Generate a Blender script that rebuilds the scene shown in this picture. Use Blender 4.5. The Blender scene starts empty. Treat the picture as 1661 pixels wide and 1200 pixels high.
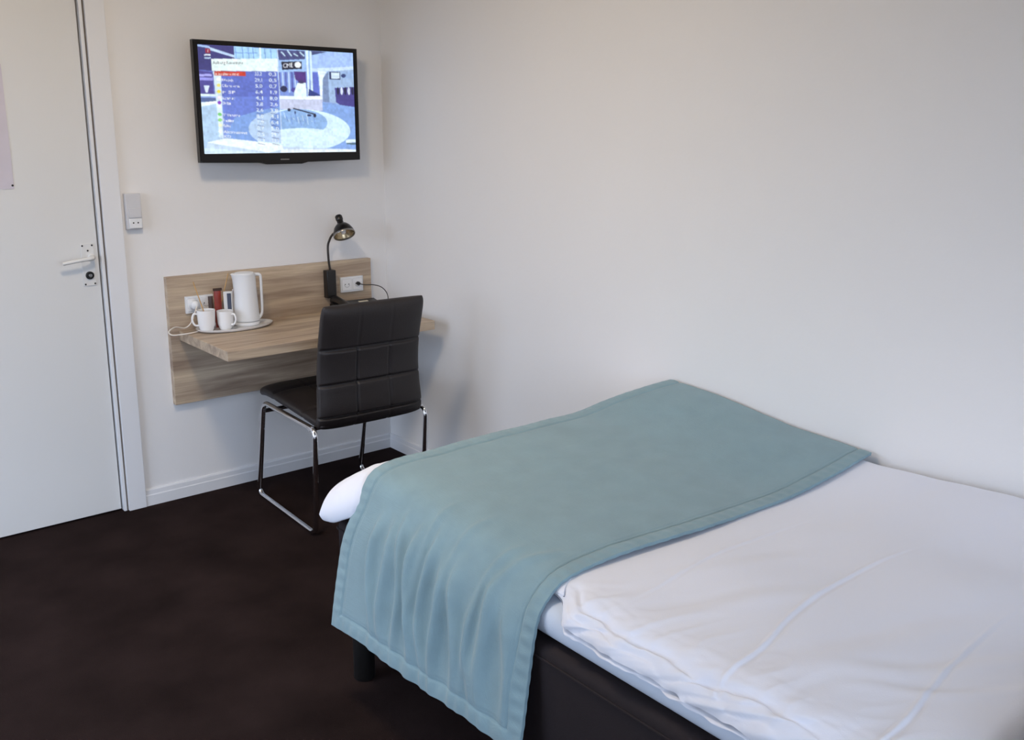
import bpy, bmesh, math, random
import numpy as np
from mathutils import Vector, Matrix, noise

S = bpy.context.scene
C = S.collection
random.seed(7)

# ------------------------------------------------------------------ camera
yaw, pit, rol = 0.690, 0.217, 0.002
F = Vector((math.sin(yaw)*math.cos(pit), math.cos(yaw)*math.cos(pit), -math.sin(pit)))
R0 = Vector((math.cos(yaw), -math.sin(yaw), 0)); U0 = R0.cross(F)
R1 = R0*math.cos(rol) + U0*math.sin(rol); U1 = U0*math.cos(rol) - R0*math.sin(rol)
cd = bpy.data.cameras.new('camera'); cam = bpy.data.objects.new('camera', cd); C.objects.link(cam)
m = Matrix((R1, U1, -F)).transposed().to_4x4(); m.translation = Vector((-2.435, -3.892, 1.565))
cam.matrix_world = m
cd.sensor_width = 36; cd.lens = 36*1534.0/1661; cd.shift_x = 3.43/1661; cd.shift_y = -52.3/1661
cd.clip_start = .05
S.camera = cam

# ------------------------------------------------------------------ light and exposure
w = bpy.data.worlds.new('daylight'); S.world = w; w.use_nodes = True
SKY = (4.62, 5.44, 6.95); GROUND = (.17, .18, .19)          # overcast blue daylight over dark ground
nt = w.node_tree; bg = nt.nodes['Background']
tc = nt.nodes.new('ShaderNodeTexCoord'); sx = nt.nodes.new('ShaderNodeSeparateXYZ'); nt.links.new(tc.outputs['Generated'], sx.inputs[0])
mr = nt.nodes.new('ShaderNodeMapRange'); mr.inputs[1].default_value = -.03; mr.inputs[2].default_value = .03
nt.links.new(sx.outputs['Z'], mr.inputs[0])
mx = nt.nodes.new('ShaderNodeMix'); mx.data_type = 'RGBA'
mx.inputs[6].default_value = (*GROUND, 1); mx.inputs[7].default_value = (*SKY, 1)
nt.links.new(mr.outputs[0], mx.inputs[0]); nt.links.new(mx.outputs[2], bg.inputs[0]); bg.inputs[1].default_value = 1.0

def area(name, loc, target, sx, sy, power, col, shape='RECTANGLE'):
    l = bpy.data.lights.new(name, 'AREA'); l.shape = shape; l.size = sx
    if shape == 'RECTANGLE': l.size_y = sy
    l.energy = power; l.color = col
    o = bpy.data.objects.new(name, l); C.objects.link(o); o.location = loc
    o.rotation_euler = (Vector(target)-Vector(loc)).to_track_quat('-Z', 'Y').to_euler()
    return o
WX0, WX1, WZ0, WZ1 = -3.2, -.7, .08, 2.3          # unseen window opening in the wall behind the camera, made wide for fill light
YF = -5.6; XL = -3.3; ZC = 2.5
def portal(name, loc, target, sx, sy):
    o = area(name, loc, target, sx, sy, 1, (1, 1, 1)); o.data.cycles.is_portal = True
portal('window_daylight', ((WX0+WX1)/2, YF-.03, (WZ0+WZ1)/2), ((WX0+WX1)/2, 0, (WZ0+WZ1)/2), WX1-WX0, WZ1-WZ0)
LAMP = (-1.6, -1.55, ZC)
WY0, WY1 = -1.9, -.35  # added left window opening, placed and sized for fill light
portal('fill_window_portal_left', (XL-.03, (WY0+WY1)/2, (WZ0+WZ1)/2), (0, (WY0+WY1)/2, (WZ0+WZ1)/2), WY1-WY0, WZ1-WZ0)
S.view_settings.view_transform = 'Standard'; S.view_settings.look = 'None'
S.view_settings.gamma = 1; S.view_settings.use_curve_mapping = False
S.view_settings.exposure = 0.0

# ------------------------------------------------------------------ materials
def lin(c): return tuple((x/255/12.92 if x/255 <= .04045 else ((x/255+.055)/1.055)**2.4) for x in c)
def mat(name, rgb, rough=.5, metal=0, spec=.5, bump=0, bscale=60, vary=0, vscale=3, stretch=None, sheen=0, coat=0, detail=3):
    m = bpy.data.materials.new(name); m.use_nodes = True
    nt = m.node_tree; b = nt.nodes['Principled BSDF']
    c = lin(rgb)
    b.inputs['Base Color'].default_value = (*c, 1); b.inputs['Roughness'].default_value = rough
    b.inputs['Metallic'].default_value = metal; b.inputs['Specular IOR Level'].default_value = spec
    b.inputs['Sheen Weight'].default_value = sheen; b.inputs['Coat Weight'].default_value = coat
    tc = nt.nodes.new('ShaderNodeTexCoord'); src = tc.outputs['Object']
    if stretch:
        mp = nt.nodes.new('ShaderNodeMapping'); mp.inputs['Scale'].default_value = stretch
        nt.links.new(src, mp.inputs[0]); src = mp.outputs[0]
    if vary:
        n = nt.nodes.new('ShaderNodeTexNoise'); n.inputs['Scale'].default_value = vscale; n.inputs['Detail'].default_value = detail
        r = nt.nodes.new('ShaderNodeValToRGB')
        r.color_ramp.elements[0].position = .3; r.color_ramp.elements[1].position = .7
        r.color_ramp.elements[0].color = (*[x*(1-vary) for x in c], 1)
        r.color_ramp.elements[1].color = (*[min(1, x*(1+vary)) for x in c], 1)
        nt.links.new(src, n.inputs['Vector']); nt.links.new(n.outputs['Fac'], r.inputs[0]); nt.links.new(r.outputs[0], b.inputs['Base Color'])
    if bump:
        n = nt.nodes.new('ShaderNodeTexNoise'); n.inputs['Scale'].default_value = bscale; n.inputs['Detail'].default_value = 2
        bp = nt.nodes.new('ShaderNodeBump'); bp.inputs['Strength'].default_value = bump; bp.inputs['Distance'].default_value = .002
        nt.links.new(src, n.inputs['Vector']); nt.links.new(n.outputs['Fac'], bp.inputs['Height']); nt.links.new(bp.outputs[0], b.inputs['Normal'])
    return m

M = {}
M['wall'] = mat('wall_paint', (232, 231, 230), .75, spec=.25, bump=.25, bscale=45, vary=.012, vscale=1.3)
M['ceil'] = mat('ceiling_paint', (232, 230, 226), .9)
M['door'] = mat('door_paint', (218, 218, 216), .42, bump=.05, bscale=8)
M['trim'] = mat('trim_paint', (226, 227, 229), .4, bump=.05, bscale=20)
M['gap'] = mat('door_gap_shade', (105, 97, 90), .9)  # shade of the open door gap, painted as a colour
M['white'] = mat('white_plastic', (226, 228, 230), .3)
M['grey_pl'] = mat('pale_grey_plastic', (205, 205, 208), .35)
M['ceramic'] = mat('white_ceramic', (236, 236, 236), .12, coat=.4)
M['blackpl'] = mat('black_plastic', (24, 22, 22), .35)
M['tvfr'] = mat('tv_bezel_gloss', (17, 13, 12), .28, spec=.35)
M['leather'] = mat('dark_brown_leatherette', (36, 31, 31), .46, spec=.45, bump=.25, bscale=260)
M['chrome'] = mat('chrome', (215, 215, 218), .1, metal=1)
M['bedbase'] = mat('dark_bed_fabric', (38, 31, 33), .8, spec=.25, bump=.4, bscale=700)
M['legpl'] = mat('black_leg', (14, 13, 13), .5)
M['sheet'] = mat('white_sheet', (208, 219, 234), .85, bump=.15, bscale=300)
M['duvet'] = mat('white_duvet_cotton', (230, 233, 243), .88, bump=.12, bscale=400, sheen=.1)
M['cushion'] = mat('charcoal_cushion_fabric', (70, 70, 76), .9, bump=.4, bscale=500)
M['brass'] = mat('steel', (150, 148, 145), .3, metal=1)
M['neck'] = mat('dark_steel', (84, 80, 78), .3, metal=1)
M['dark'] = mat('dark_hole', (20, 20, 22), .6)
M['cablew'] = mat('white_cable', (222, 215, 205), .45)
M['wood_stick'] = mat('wooden_stick', (206, 164, 104), .7, vary=.1, vscale=40)
M['sachet_r'] = mat('red_brown_sachet', (132, 44, 30), .35, vary=.12, vscale=60)
M['sachet_d'] = mat('dark_brown_sachet', (62, 38, 24), .4)
M['sachet_w'] = mat('white_paper_sachet', (216, 216, 214), .5)
M['sachet_b'] = mat('slate_blue_print', (64, 72, 92), .45)
M['paper'] = mat('lilac_paper', (205, 199, 208), .8, vary=.035, vscale=7)
M['label'] = mat('cream_label', (222, 214, 190), .6)
M['glass'] = bpy.data.materials.new('window_glass'); M['glass'].use_nodes = True
_n = M['glass'].node_tree; _n.nodes.clear(); _o = _n.nodes.new('ShaderNodeOutputMaterial'); _m = _n.nodes.new('ShaderNodeMixShader'); _t = _n.nodes.new('ShaderNodeBsdfTransparent'); _g = _n.nodes.new('ShaderNodeBsdfGlossy')
_g.inputs['Roughness'].default_value = .02; _m.inputs[0].default_value = .06
_n.links.new(_t.outputs[0], _m.inputs[1]); _n.links.new(_g.outputs[0], _m.inputs[2]); _n.links.new(_m.outputs[0], _o.inputs[0])

# carpet
M['carpet'] = mat('dark_carpet', (42, 33, 32), 1, spec=.02, bump=1, bscale=420, vary=.3, vscale=4, detail=8)

# wood
def wood(name, a, b, c):
    m = bpy.data.materials.new(name); m.use_nodes = True; nt = m.node_tree; p = nt.nodes['Principled BSDF']
    p.inputs['Roughness'].default_value = .5; p.inputs['Specular IOR Level'].default_value = .35
    tc = nt.nodes.new('ShaderNodeTexCoord')
    def nz(sc, scale, det, dist=0):
        mp = nt.nodes.new('ShaderNodeMapping'); mp.inputs['Scale'].default_value = sc
        n = nt.nodes.new('ShaderNodeTexNoise'); n.inputs['Scale'].default_value = scale; n.inputs['Detail'].default_value = det; n.inputs['Distortion'].default_value = dist
        nt.links.new(tc.outputs['Object'], mp.inputs[0]); nt.links.new(mp.outputs[0], n.inputs['Vector']); return n
    n1 = nz((.9, 9, 9), 2.2, 5, .6); n2 = nz((3, 90, 90), 2.0, 4)
    r = nt.nodes.new('ShaderNodeValToRGB'); e = r.color_ramp.elements
    e[0].position = .30; e[0].color = (*lin(a), 1); e[1].position = .72; e[1].color = (*lin(c), 1)
    k = e.new(.5); k.color = (*lin(b), 1)
    nt.links.new(n1.outputs['Fac'], r.inputs[0])
    r2 = nt.nodes.new('ShaderNodeValToRGB'); f = r2.color_ramp.elements
    f[0].position = .3; f[0].color = (.78, .76, .74, 1); f[1].position = .65; f[1].color = (1.05, 1.05, 1.05, 1)
    nt.links.new(n2.outputs['Fac'], r2.inputs[0])
    mx = nt.nodes.new('ShaderNodeMix'); mx.data_type = 'RGBA'; mx.blend_type = 'MULTIPLY'; mx.inputs[0].default_value = .75
    nt.links.new(r.outputs[0], mx.inputs[6]); nt.links.new(r2.outputs[0], mx.inputs[7]); nt.links.new(mx.outputs[2], p.inputs['Base Color'])
    bp = nt.nodes.new('ShaderNodeBump'); bp.inputs['Strength'].default_value = .15; bp.inputs['Distance'].default_value = .001
    nt.links.new(n2.outputs['Fac'], bp.inputs['Height']); nt.links.new(bp.outputs[0], p.inputs['Normal'])
    return m
M['wood'] = wood('grey_oak_laminate', (147, 128, 111), (180, 161, 140), (210, 192, 166))

# blanket: woven teal-grey
def weave(name, rgb):
    m = mat(name, rgb, .9, spec=.2, sheen=.25, vary=.05, vscale=14); nt = m.node_tree; p = nt.nodes['Principled BSDF']
    tc = nt.nodes.new('ShaderNodeTexCoord'); last = None
    for sc in ((26, 700, 700), (700, 26, 60)):
        mp = nt.nodes.new('ShaderNodeMapping'); mp.inputs['Scale'].default_value = sc
        n = nt.nodes.new('ShaderNodeTexNoise'); n.inputs['Scale'].default_value = 1; n.inputs['Detail'].default_value = 1
        nt.links.new(tc.outputs['Object'], mp.inputs[0]); nt.links.new(mp.outputs[0], n.inputs['Vector'])
        if last is None: last = n.outputs['Fac']
        else:
            a = nt.nodes.new('ShaderNodeMath'); a.operation = 'ADD'; nt.links.new(last, a.inputs[0]); nt.links.new(n.outputs['Fac'], a.inputs[1]); last = a.outputs[0]
    bp = nt.nodes.new('ShaderNodeBump'); bp.inputs['Strength'].default_value = .5; bp.inputs['Distance'].default_value = .0012
    nt.links.new(last, bp.inputs['Height']); nt.links.new(bp.outputs[0], p.inputs['Normal'])
    return m
M['blanket'] = weave('teal_grey_woven_cloth', (132, 159, 167))
M['hem'] = weave('teal_grey_hem_cloth', (132, 159, 167))

# ------------------------------------------------------------------ mesh helpers
def link(name, me, material=None, parent=None, smooth=False, loc=None):
    o = bpy.data.objects.new(name, me); C.objects.link(o)
    if material: me.materials.append(material)
    if smooth: me.shade_smooth()
    if parent: o.parent = parent
    if loc: o.location = loc
    return o
def mesh(name, v, f):
    me = bpy.data.meshes.new(name); me.from_pydata([tuple(p) for p in v], [], f); me.update(); return me
def box_bm(bm, x0, x1, y0, y1, z0, z1, bev=0, seg=2):
    r = bmesh.ops.create_cube(bm, size=1); vs = r['verts']
    for v in vs: v.co = Vector(((x0+x1)/2 + v.co.x*(x1-x0), (y0+y1)/2 + v.co.y*(y1-y0), (z0+z1)/2 + v.co.z*(z1-z0)))
    if bev:
        es = list({e for v in vs for e in v.link_edges})
        bmesh.ops.bevel(bm, geom=es, offset=bev, segments=seg, affect='EDGES', profile=.5)
def bm_obj(name, bm, material, parent=None, smooth=False, loc=None, ang=40):
    bmesh.ops.recalc_face_normals(bm, faces=bm.faces)
    me = bpy.data.meshes.new(name); bm.to_mesh(me); bm.free()
    o = link(name, me, material, parent, False, loc)
    if smooth:
        me.shade_smooth(); me.set_sharp_from_angle(angle=math.radians(ang))
    return o
def box(name, x0, x1, y0, y1, z0, z1, material, parent=None, bev=0, seg=2, loc=None):
    bm = bmesh.new(); box_bm(bm, x0, x1, y0, y1, z0, z1, bev, seg); return bm_obj(name, bm, material, parent, bev > 0, loc, 20)
def boxes(name, lst, material, parent=None, bev=0):
    bm = bmesh.new()
    for b in lst: box_bm(bm, *b, bev)
    return bm_obj(name, bm, material, parent, bev > 0, None, 20)
def fillet(pts, r, n=6, closed=False):
    pts = [Vector(p) for p in pts]; out = []; N = len(pts)
    for i, p in enumerate(pts):
        if not closed and i in (0, N-1): out.append(p); continue
        a = pts[(i-1) % N]; b = pts[(i+1) % N]
        d1 = (a-p); d2 = (b-p); rr = min(r, d1.length*.49, d2.length*.49)
        s = p + d1.normalized()*rr; e = p + d2.normalized()*rr
        for k in range(n+1):
            t = k/n; out.append(s*(1-t)**2 + p*2*t*(1-t) + e*t*t)
    return out
def catmull(pts, n=10):
    pts = [Vector(p) for p in pts]; q = [pts[0]*2-pts[1]] + pts + [pts[-1]*2-pts[-2]]; out = []
    for i in range(1, len(q)-2):
        for k in range(n):
            t = k/n
            out.append(.5*((2*q[i]) + (q[i+1]-q[i-1])*t + (2*q[i-1]-5*q[i]+4*q[i+1]-q[i+2])*t*t + (3*q[i]-q[i-1]-3*q[i+1]+q[i+2])*t**3))
    out.append(pts[-1]); return out
def tube_bm(bm, pts, rad, n=12, closed=False, cap=True):
    pts = [Vector(p) for p in pts]; N = len(pts)
    tan = []
    for i in range(N):
        a = pts[(i-1) % N] if (closed or i > 0) else pts[i]; b = pts[(i+1) % N] if (closed or i < N-1) else pts[i]
        tan.append((b-a).normalized())
    nrm = tan[0].orthogonal().normalized(); rings = []
    for i in range(N):
        nrm = (nrm - tan[i]*nrm.dot(tan[i])).normalized(); bn = tan[i].cross(nrm)
        r = rad(i/(N-1)) if callable(rad) else rad
        rings.append([bm.verts.new(pts[i] + (nrm*math.cos(2*math.pi*k/n) + bn*math.sin(2*math.pi*k/n))*r) for k in range(n)])
    for i in range(N if closed else N-1):
        A, B = rings[i], rings[(i+1) % N]
        for k in range(n): bm.faces.new((A[k], A[(k+1) % n], B[(k+1) % n], B[k]))
    if cap and not closed: bm.faces.new(rings[0][::-1]); bm.faces.new(rings[-1])
def tube(name, pts, rad, material, parent=None, n=12, closed=False):
    bm = bmesh.new(); tube_bm(bm, pts, rad, n, closed); return bm_obj(name, bm, material, parent, True)
def lathe_bm(bm, prof, seg=40, mat4=None):
    """prof: list of (r, z). r == 0 closes the shape."""
    mat4 = mat4 or Matrix(); rings = []
    for r, z in prof:
        if r <= 1e-6: rings.append([bm.verts.new(mat4 @ Vector((0, 0, z)))])
        else: rings.append([bm.verts.new(mat4 @ Vector((r*math.cos(2*math.pi*k/seg), r*math.sin(2*math.pi*k/seg), z))) for k in range(seg)])
    for A, B in zip(rings, rings[1:]):
        for k in range(seg):
            j = (k+1) % seg
            if len(A) == 1 and len(B) > 1: bm.faces.new((A[0], B[k], B[j]))
            elif len(B) == 1 and len(A) > 1: bm.faces.new((A[k], B[0], A[j]))
            elif len(A) > 1: bm.faces.new((A[k], A[j], B[j], B[k]))
def lathe(name, prof, material, parent=None, seg=40, mat4=None, loc=None):
    bm = bmesh.new(); lathe_bm(bm, prof, seg, mat4); return bm_obj(name, bm, material, parent, True, loc)
def thing(name, label, cat, loc=(0, 0, 0), rz=0, group=None):
    o = bpy.data.objects.new(name, None); C.objects.link(o); o.empty_display_size = .05
    o.location = loc; o.rotation_euler = (0, 0, rz); tag(o, label, cat, group); return o
def tag(o, label, cat, group=None):
    o['label'] = label; o['category'] = cat
    if group: o['group'] = group
    return o
def struct(o, label=None, cat=None):
    o['kind'] = 'structure'
    if label: o['label'] = label
    if cat: o['category'] = cat
    return o
def sstep(a, b, x):
    t = np.clip((x-a)/(b-a), 0, 1); return t*t*(3-2*t)

# ------------------------------------------------------------------ room shell
T = .12
DX0, DX1, DZ = -2.26, -1.305, 2.07       # door opening
boxes_back = [(XL-T, DX0, 0, T, 0, ZC), (DX0, DX1, 0, T, DZ, ZC), (DX1, T, 0, T, 0, ZC), (DX0, DX1, .1, T, 0, DZ)]
struct(boxes('wall_back', boxes_back, M['wall']), 'white painted wall with the television and the desk', 'wall')
struct(box('wall_right', 0, T, YF-T, 0, 0, ZC, M['wall']), 'large bare white wall along the bed', 'wall')
struct(boxes('wall_left', [(XL-T, XL, YF, WY0, 0, ZC), (XL-T, XL, WY1, 0, 0, ZC), (XL-T, XL, WY0, WY1, 0, WZ0), (XL-T, XL, WY0, WY1, WZ1, ZC)], M['wall']), 'white wall outside the frame on the left', 'wall')
struct(boxes('wall_front', [(XL-T, WX0, YF-T, YF, 0, ZC), (WX1, 0, YF-T, YF, 0, ZC), (WX0, WX1, YF-T, YF, 0, WZ0), (WX0, WX1, YF-T, YF, WZ1, ZC)], M['wall']), 'white wall with the window behind the camera', 'wall')
struct(box('floor', XL-T, T, YF-T, T, -.1, 0, M['carpet']), 'near black brown carpet covering the whole floor', 'floor')
struct(box('ceiling', XL-T, T, YF-T, T, ZC, ZC+.1, M['ceil']), 'white ceiling above the frame', 'ceiling')

def profile_board(name, x0, x1, axis, material, h=.072, d=.013):
    """skirting board: flat face with a stepped, chamfered top"""
    pr = [(0, 0), (d, 0), (d, h*.62), (d*.8, h*.68), (d*.72, h*.93), (d*.45, h), (0, h)]
    v = []; f = []
    for s in (x0, x1):
        for (a, b) in pr: v.append((s, -a, b) if axis == 'x' else (-a, s, b))
    n = len(pr)
    for i in range(n): f.append((i, (i+1) % n, n+(i+1) % n, n+i))
    f.append(tuple(range(n))[::-1]); f.append(tuple(range(n, 2*n)))
    bm = bmesh.new(); bm.from_mesh(mesh(name, v, f)); return bm_obj(name, bm, material)
struct(profile_board('baseboard_back', -1.2265, 0, 'x', M['trim']), 'white skirting board under the desk wall', 'baseboard')
struct(profile_board('baseboard_right', YF, 0, 'y', M['trim']), 'white skirting board along the bed wall', 'baseboard')

# door with casing
CW = .078
struct(boxes('trim_1', [(DX1+.006, DX1+CW, -.018, .0, 0, DZ+CW), (DX0-CW, DX0-.006, -.018, .0, 0, DZ+CW), (DX0-.006, DX1+.006, -.018, 0, DZ+.006, DZ+CW)], M['trim'], bev=.002), 'white door casing between door and desk wall', 'door casing')
struct(boxes('trim_2', [(DX1-.012, DX1-.0005, -.006, .1, 0, DZ), (DX0+.0005, DX0+.012, -.006, .1, 0, DZ), (DX0+.012, DX1-.012, -.006, .1, DZ-.012, DZ)], M['trim'], bev=.0015), 'thin white door lining strip beside the door edge', 'door lining')
struct(boxes('gap_shade_strip', [(DX1-.002, DX1+.008, -.0035, -.0005, 0, DZ)], M['gap']), 'dark strip painted as the shade in the gap between door lining and casing', 'gap')  # gap shade put in as a thin coloured strip, not a seal
door = struct(box('door_1', DX0+.016, DX1-.018, .012, .052, .008, DZ-.016, M['door'], bev=.002), 'flat white door with a lever handle', 'door')
DY = .012
plate = boxes('escutcheon', [(-1.388, -1.338, DY-.005, DY, .958, 1.125)], M['door'], door, bev=.002)
tube('door_handle', fillet([(-1.352, DY-.002, 1.072), (-1.352, DY-.048, 1.072), (-1.41, DY-.052, 1.066), (-1.468, DY-.047, 1.058)], .016, 6), lambda t: .0085 if t < .5 else .0085-.002*t, M['door'], door)['label'] = 'white lever handle'
lathe('handle_rose', [(0, 0), (.013, 0), (.013, .007), (.010, .010), (0, .010)], M['door'], door, 24, Matrix.Translation((-1.352, DY-.004, 1.072)) @ Matrix.Rotation(math.pi/2, 4, 'X'))
lathe('lock_cylinder', [(0, 0), (.0155, 0), (.0155, .006), (.012, .009), (.0115, .005), (0, .005)], M['dark'], door, 28, Matrix.Translation((-1.363, DY-.005, 1.0)) @ Matrix.Rotation(math.pi/2, 4, 'X'))
lathe('lock_core', [(0, 0), (.0068, 0), (.0068, .011), (.005, .013), (0, .013)], M['brass'], door, 20, Matrix.Translation((-1.3625, DY-.005, 1.0)) @ Matrix.Rotation(math.pi/2, 4, 'X'))
for (sx, sz) in ((-1.381, 1.117), (-1.345, 1.117), (-1.362, 1.097), (-1.381, .965), (-1.345, .966)):
    lathe('screw', [(0, 0), (.0036, 0), (.003, .0015), (0, .0018)], M['dark'], door, 12, Matrix.Translation((sx, DY-.005, sz)) @ Matrix.Rotation(math.pi/2, 4, 'X'))
pp = thing('notice_sheet', 'pale lilac paper sheet pinned on the white door at the left picture edge', 'paper', (-1.75, DY, 1.345))
box('sheet', -.15, .152, -.0022, -.0004, 0, .446, M['paper'], pp)
lathe('pin', [(0, 0), (.004, 0), (.0035, .003), (0, .004)], M['dark'], pp, 12, Matrix.Translation((.147, -.002, .013)) @ Matrix.Rotation(math.pi/2, 4, 'X'))

# unseen windows outside the picture, sized as broad fill light; the left one is added
def window(name, p0, p1, label, n):
    """frame with n panes between the plan points p0 and p1"""
    L = math.hypot(p1[0]-p0[0], p1[1]-p0[1]); h = WZ1-WZ0
    lst = [(0, L, -.025, .025, 0, .05), (0, L, -.025, .025, h-.05, h)]
    for k in range(n+1): lst.append((max(0, L*k/n-.025), min(L, L*k/n+.025), -.024, .024, .04, h-.04))
    o = struct(boxes(name, lst, M['trim']), label, 'window'); o.location = (p0[0], p0[1], WZ0); o.rotation_euler = (0, 0, math.atan2(p1[1]-p0[1], p1[0]-p0[0]))
    for k in range(n): box('pane', L*k/n+.025, L*(k+1)/n-.025, -.003, .003, .05, h-.05, M['glass'], o)
window('window_1', (WX0, YF-.085), (WX1, YF-.085), 'unseen white framed window behind the camera, made wide for fill light', 2)
window('fill_window_left', (XL-.085, WY0), (XL-.085, WY1), 'added white framed fill light window, unseen on the left outside the picture', 3)
def ceiling_lamp(loc, strength, label, col):
    cl = thing('ceiling_lamp', label, 'lamp', loc)
    lathe('base', [(0, 0), (.17, 0), (.17, -.03), (0, -.03)], M['trim'], cl, 48)
    em = bpy.data.materials.new('lamp_diffuser'); em.use_nodes = True
    b_ = em.node_tree.nodes['Principled BSDF']; b_.inputs['Emission Color'].default_value = (*col, 1); b_.inputs['Emission Strength'].default_value = strength
    lathe('diffuser', [(.16, -.03), (.16, -.07), (.13, -.1), (0, -.118)], em, cl, 48)
ceiling_lamp(LAMP, 20, 'round ceiling lamp above the open floor near the desk', (3.38, 2.72, 1.96))

# ------------------------------------------------------------------ wall switch
sw = thing('wall_switch', 'pale grey combined switch and socket beside the door casing', 'switch', (-1.183, 0, 1.172))
box('housing', -.031, .031, -.026, 0, 0, .142, M['grey_pl'], sw, bev=.003)
box('switch_rocker', -.022, .026, -.031, -.026, .046, .083, M['grey_pl'], sw, bev=.0015)
sp = box('socket_face', -.023, .028, -.032, -.026, .004, .043, M['white'], sw, bev=.003)
for dx in (-.007, .011):
    lathe('socket_hole', [(0, 0), (.0032, 0), (0, .0008)], M['dark'], sp, 12, Matrix.Translation((dx, -.032, .026)) @ Matrix.Rotation(math.pi/2, 4, 'X'))

# ------------------------------------------------------------------ television
def srgb(c): return np.array(lin(c))
def tv_screen(parent, w, h, y):
    nx, ny = 380, 236
    u = np.linspace(0, 1, nx+1); v = np.linspace(0, 1, ny+1)
    Ug, Vg = np.meshgrid(u, v)                # v = 0 top
    # homography from unit square to the picture's layout grid
    src = [(0, 0), (1, 0), (1, 1), (0, 1)]; dst = [(120, 110), (1440, 185), (1425, 1010), (145, 1055)]
    A = []; B = []
    for (a, b), (c, d) in zip(src, dst):
        A.append([a, b, 1, 0, 0, 0, -a*c, -b*c]); B.append(c); A.append([0, 0, 0, a, b, 1, -a*d, -b*d]); B.append(d)
    H = np.linalg.solve(np.array(A, float), np.array(B, float)); den = H[6]*Ug+H[7]*Vg+1
    X = (H[0]*Ug+H[1]*Vg+H[2])/den; Y = (H[3]*Ug+H[4]*Vg+H[5])/den
    img = np.zeros(X.shape+(3,)); img[:] = srgb((140, 165, 225))
    def put(mask, col, a=1.0):
        k = (mask*a)[..., None]; img[:] = img*(1-k) + srgb(col)*k
    def poly(pts, col, a=1.0):
        ins = np.zeros(X.shape, bool); n = len(pts)
        for i in range(n):
            x1, y1 = pts[i]; x2, y2 = pts[(i+1) % n]
            if y1 == y2: continue
            c = ((y1 > Y) != (y2 > Y)) & (X < (x2-x1)*(Y-y1)/(y2-y1)+x1); ins ^= c
        put(ins.astype(float), col, a)
    def rect(x0, y0, x1, y1, col, a=1.0): poly([(x0, y0), (x1, y0), (x1, y1), (x0, y1)], col, a)
    def ell(cx, cy, rx, ry, col, a=1.0): put((((X-cx)/rx)**2+((Y-cy)/ry)**2 < 1).astype(float), col, a)
    def line(x0, y0, x1, y1, t, col, a=1.0):
        d = math.hypot(x1-x0, y1-y0); nx_, ny_ = -(y1-y0)/d*t/2, (x1-x0)/d*t/2
        poly([(x0+nx_, y0+ny_), (x1+nx_, y1+ny_), (x1-nx_, y1-ny_), (x0-nx_, y0-ny_)], col, a)
    def text(s, x, y, size, col, a=1.0, slope=0.04, width=None):
        cu = bpy.data.curves.new('t', 'FONT'); cu.body = s; cu.size = size; cu.resolution_u = 2
        ob = bpy.data.objects.new('t', cu); C.objects.link(ob)
        dg = bpy.context.evaluated_depsgraph_get(); me = ob.evaluated_get(dg).to_mesh(); me.calc_loop_triangles()
        vs = np.array([q.co[:2] for q in me.vertices]).reshape(-1, 2); tr = [tuple(t.vertices) for t in me.loop_triangles]
        k = 1.0 if not width or len(vs) == 0 else width/max(vs[:, 0].max(), 1e-6)
        m_ = np.zeros(X.shape, bool)
        if len(vs):
            px = x+vs[:, 0]*k; py = y-vs[:, 1]+(vs[:, 0]*k)*slope
            xs = slice(None)
            for t in tr:
                ax, ay, bx, by, cx, cy = px[t[0]], py[t[0]], px[t[1]], py[t[1]], px[t[2]], py[t[2]]
                sel = (X > min(ax, bx, cx)-1) & (X < max(ax, bx, cx)+1) & (Y > min(ay, by, cy)-1) & (Y < max(ay, by, cy)+1)
                if not sel.any(): continue
                xx, yy = X[sel], Y[sel]
                d1 = (xx-bx)*(ay-by)-(ax-bx)*(yy-by); d2 = (xx-cx)*(by-cy)-(bx-cx)*(yy-cy); d3 = (xx-ax)*(cy-ay)-(cx-ax)*(yy-ay)
                ok = ~(((d1 < 0) | (d2 < 0) | (d3 < 0)) & ((d1 > 0) | (d2 > 0) | (d3 > 0)))
                m_[sel] |= ok
        bpy.data.objects.remove(ob); bpy.data.curves.remove(cu)
        put(m_.astype(float), col, a)
    W_ = (235, 248, 255)
    rect(100, 100, 820, 560, (96, 108, 190)); poly([(100, 100), (440, 130), (440, 360), (100, 330)], (60, 58, 120))
    poly([(230, 140), (460, 215), (460, 235), (230, 165)], (190, 215, 250)); poly([(120, 115), (230, 130), (230, 150), (120, 130)], (170, 200, 245))
    poly([(440, 130), (800, 155), (800, 245), (440, 235)], (170, 215, 245))
    for x in (450, 510, 560, 600, 660, 700, 750): line(x, 140, x+6, 240, 8, (120, 160, 225))
    rect(655, 140, 668, 240, (235, 250, 255)); rect(440, 185, 640, 192, (120, 160, 225))
    poly([(120, 340), (245, 355), (250, 560), (130, 550)], (78, 72, 150)); rect(125, 370, 240, 390, (170, 170, 240)); rect(130, 400, 245, 425, (150, 150, 230))
    poly([(165, 470), (215, 470), (195, 530), (180, 530)], (220, 235, 255)); rect(130, 540, 262, 560, (225, 245, 255)); rect(130, 572, 270, 610, (80, 100, 150))
    # studio floor and desk on the left
    poly([(130, 615), (280, 620), (300, 950), (145, 1055)], (178, 208, 238)); poly([(130, 615), (275, 600), (278, 622), (132, 650)], (235, 250, 255))
    poly([(320, 560), (800, 560), (800, 760), (330, 760)], (112, 132, 212)); poly([(420, 740), (620, 680), (810, 640), (810, 960), (320, 930)], (140, 180, 232))
    # right half
    poly([(800, 150), (1450, 180), (1450, 420), (800, 420)], (160, 195, 245)); poly([(805, 160), (1040, 170), (1040, 240), (820, 250)], (72, 78, 130))
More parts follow.
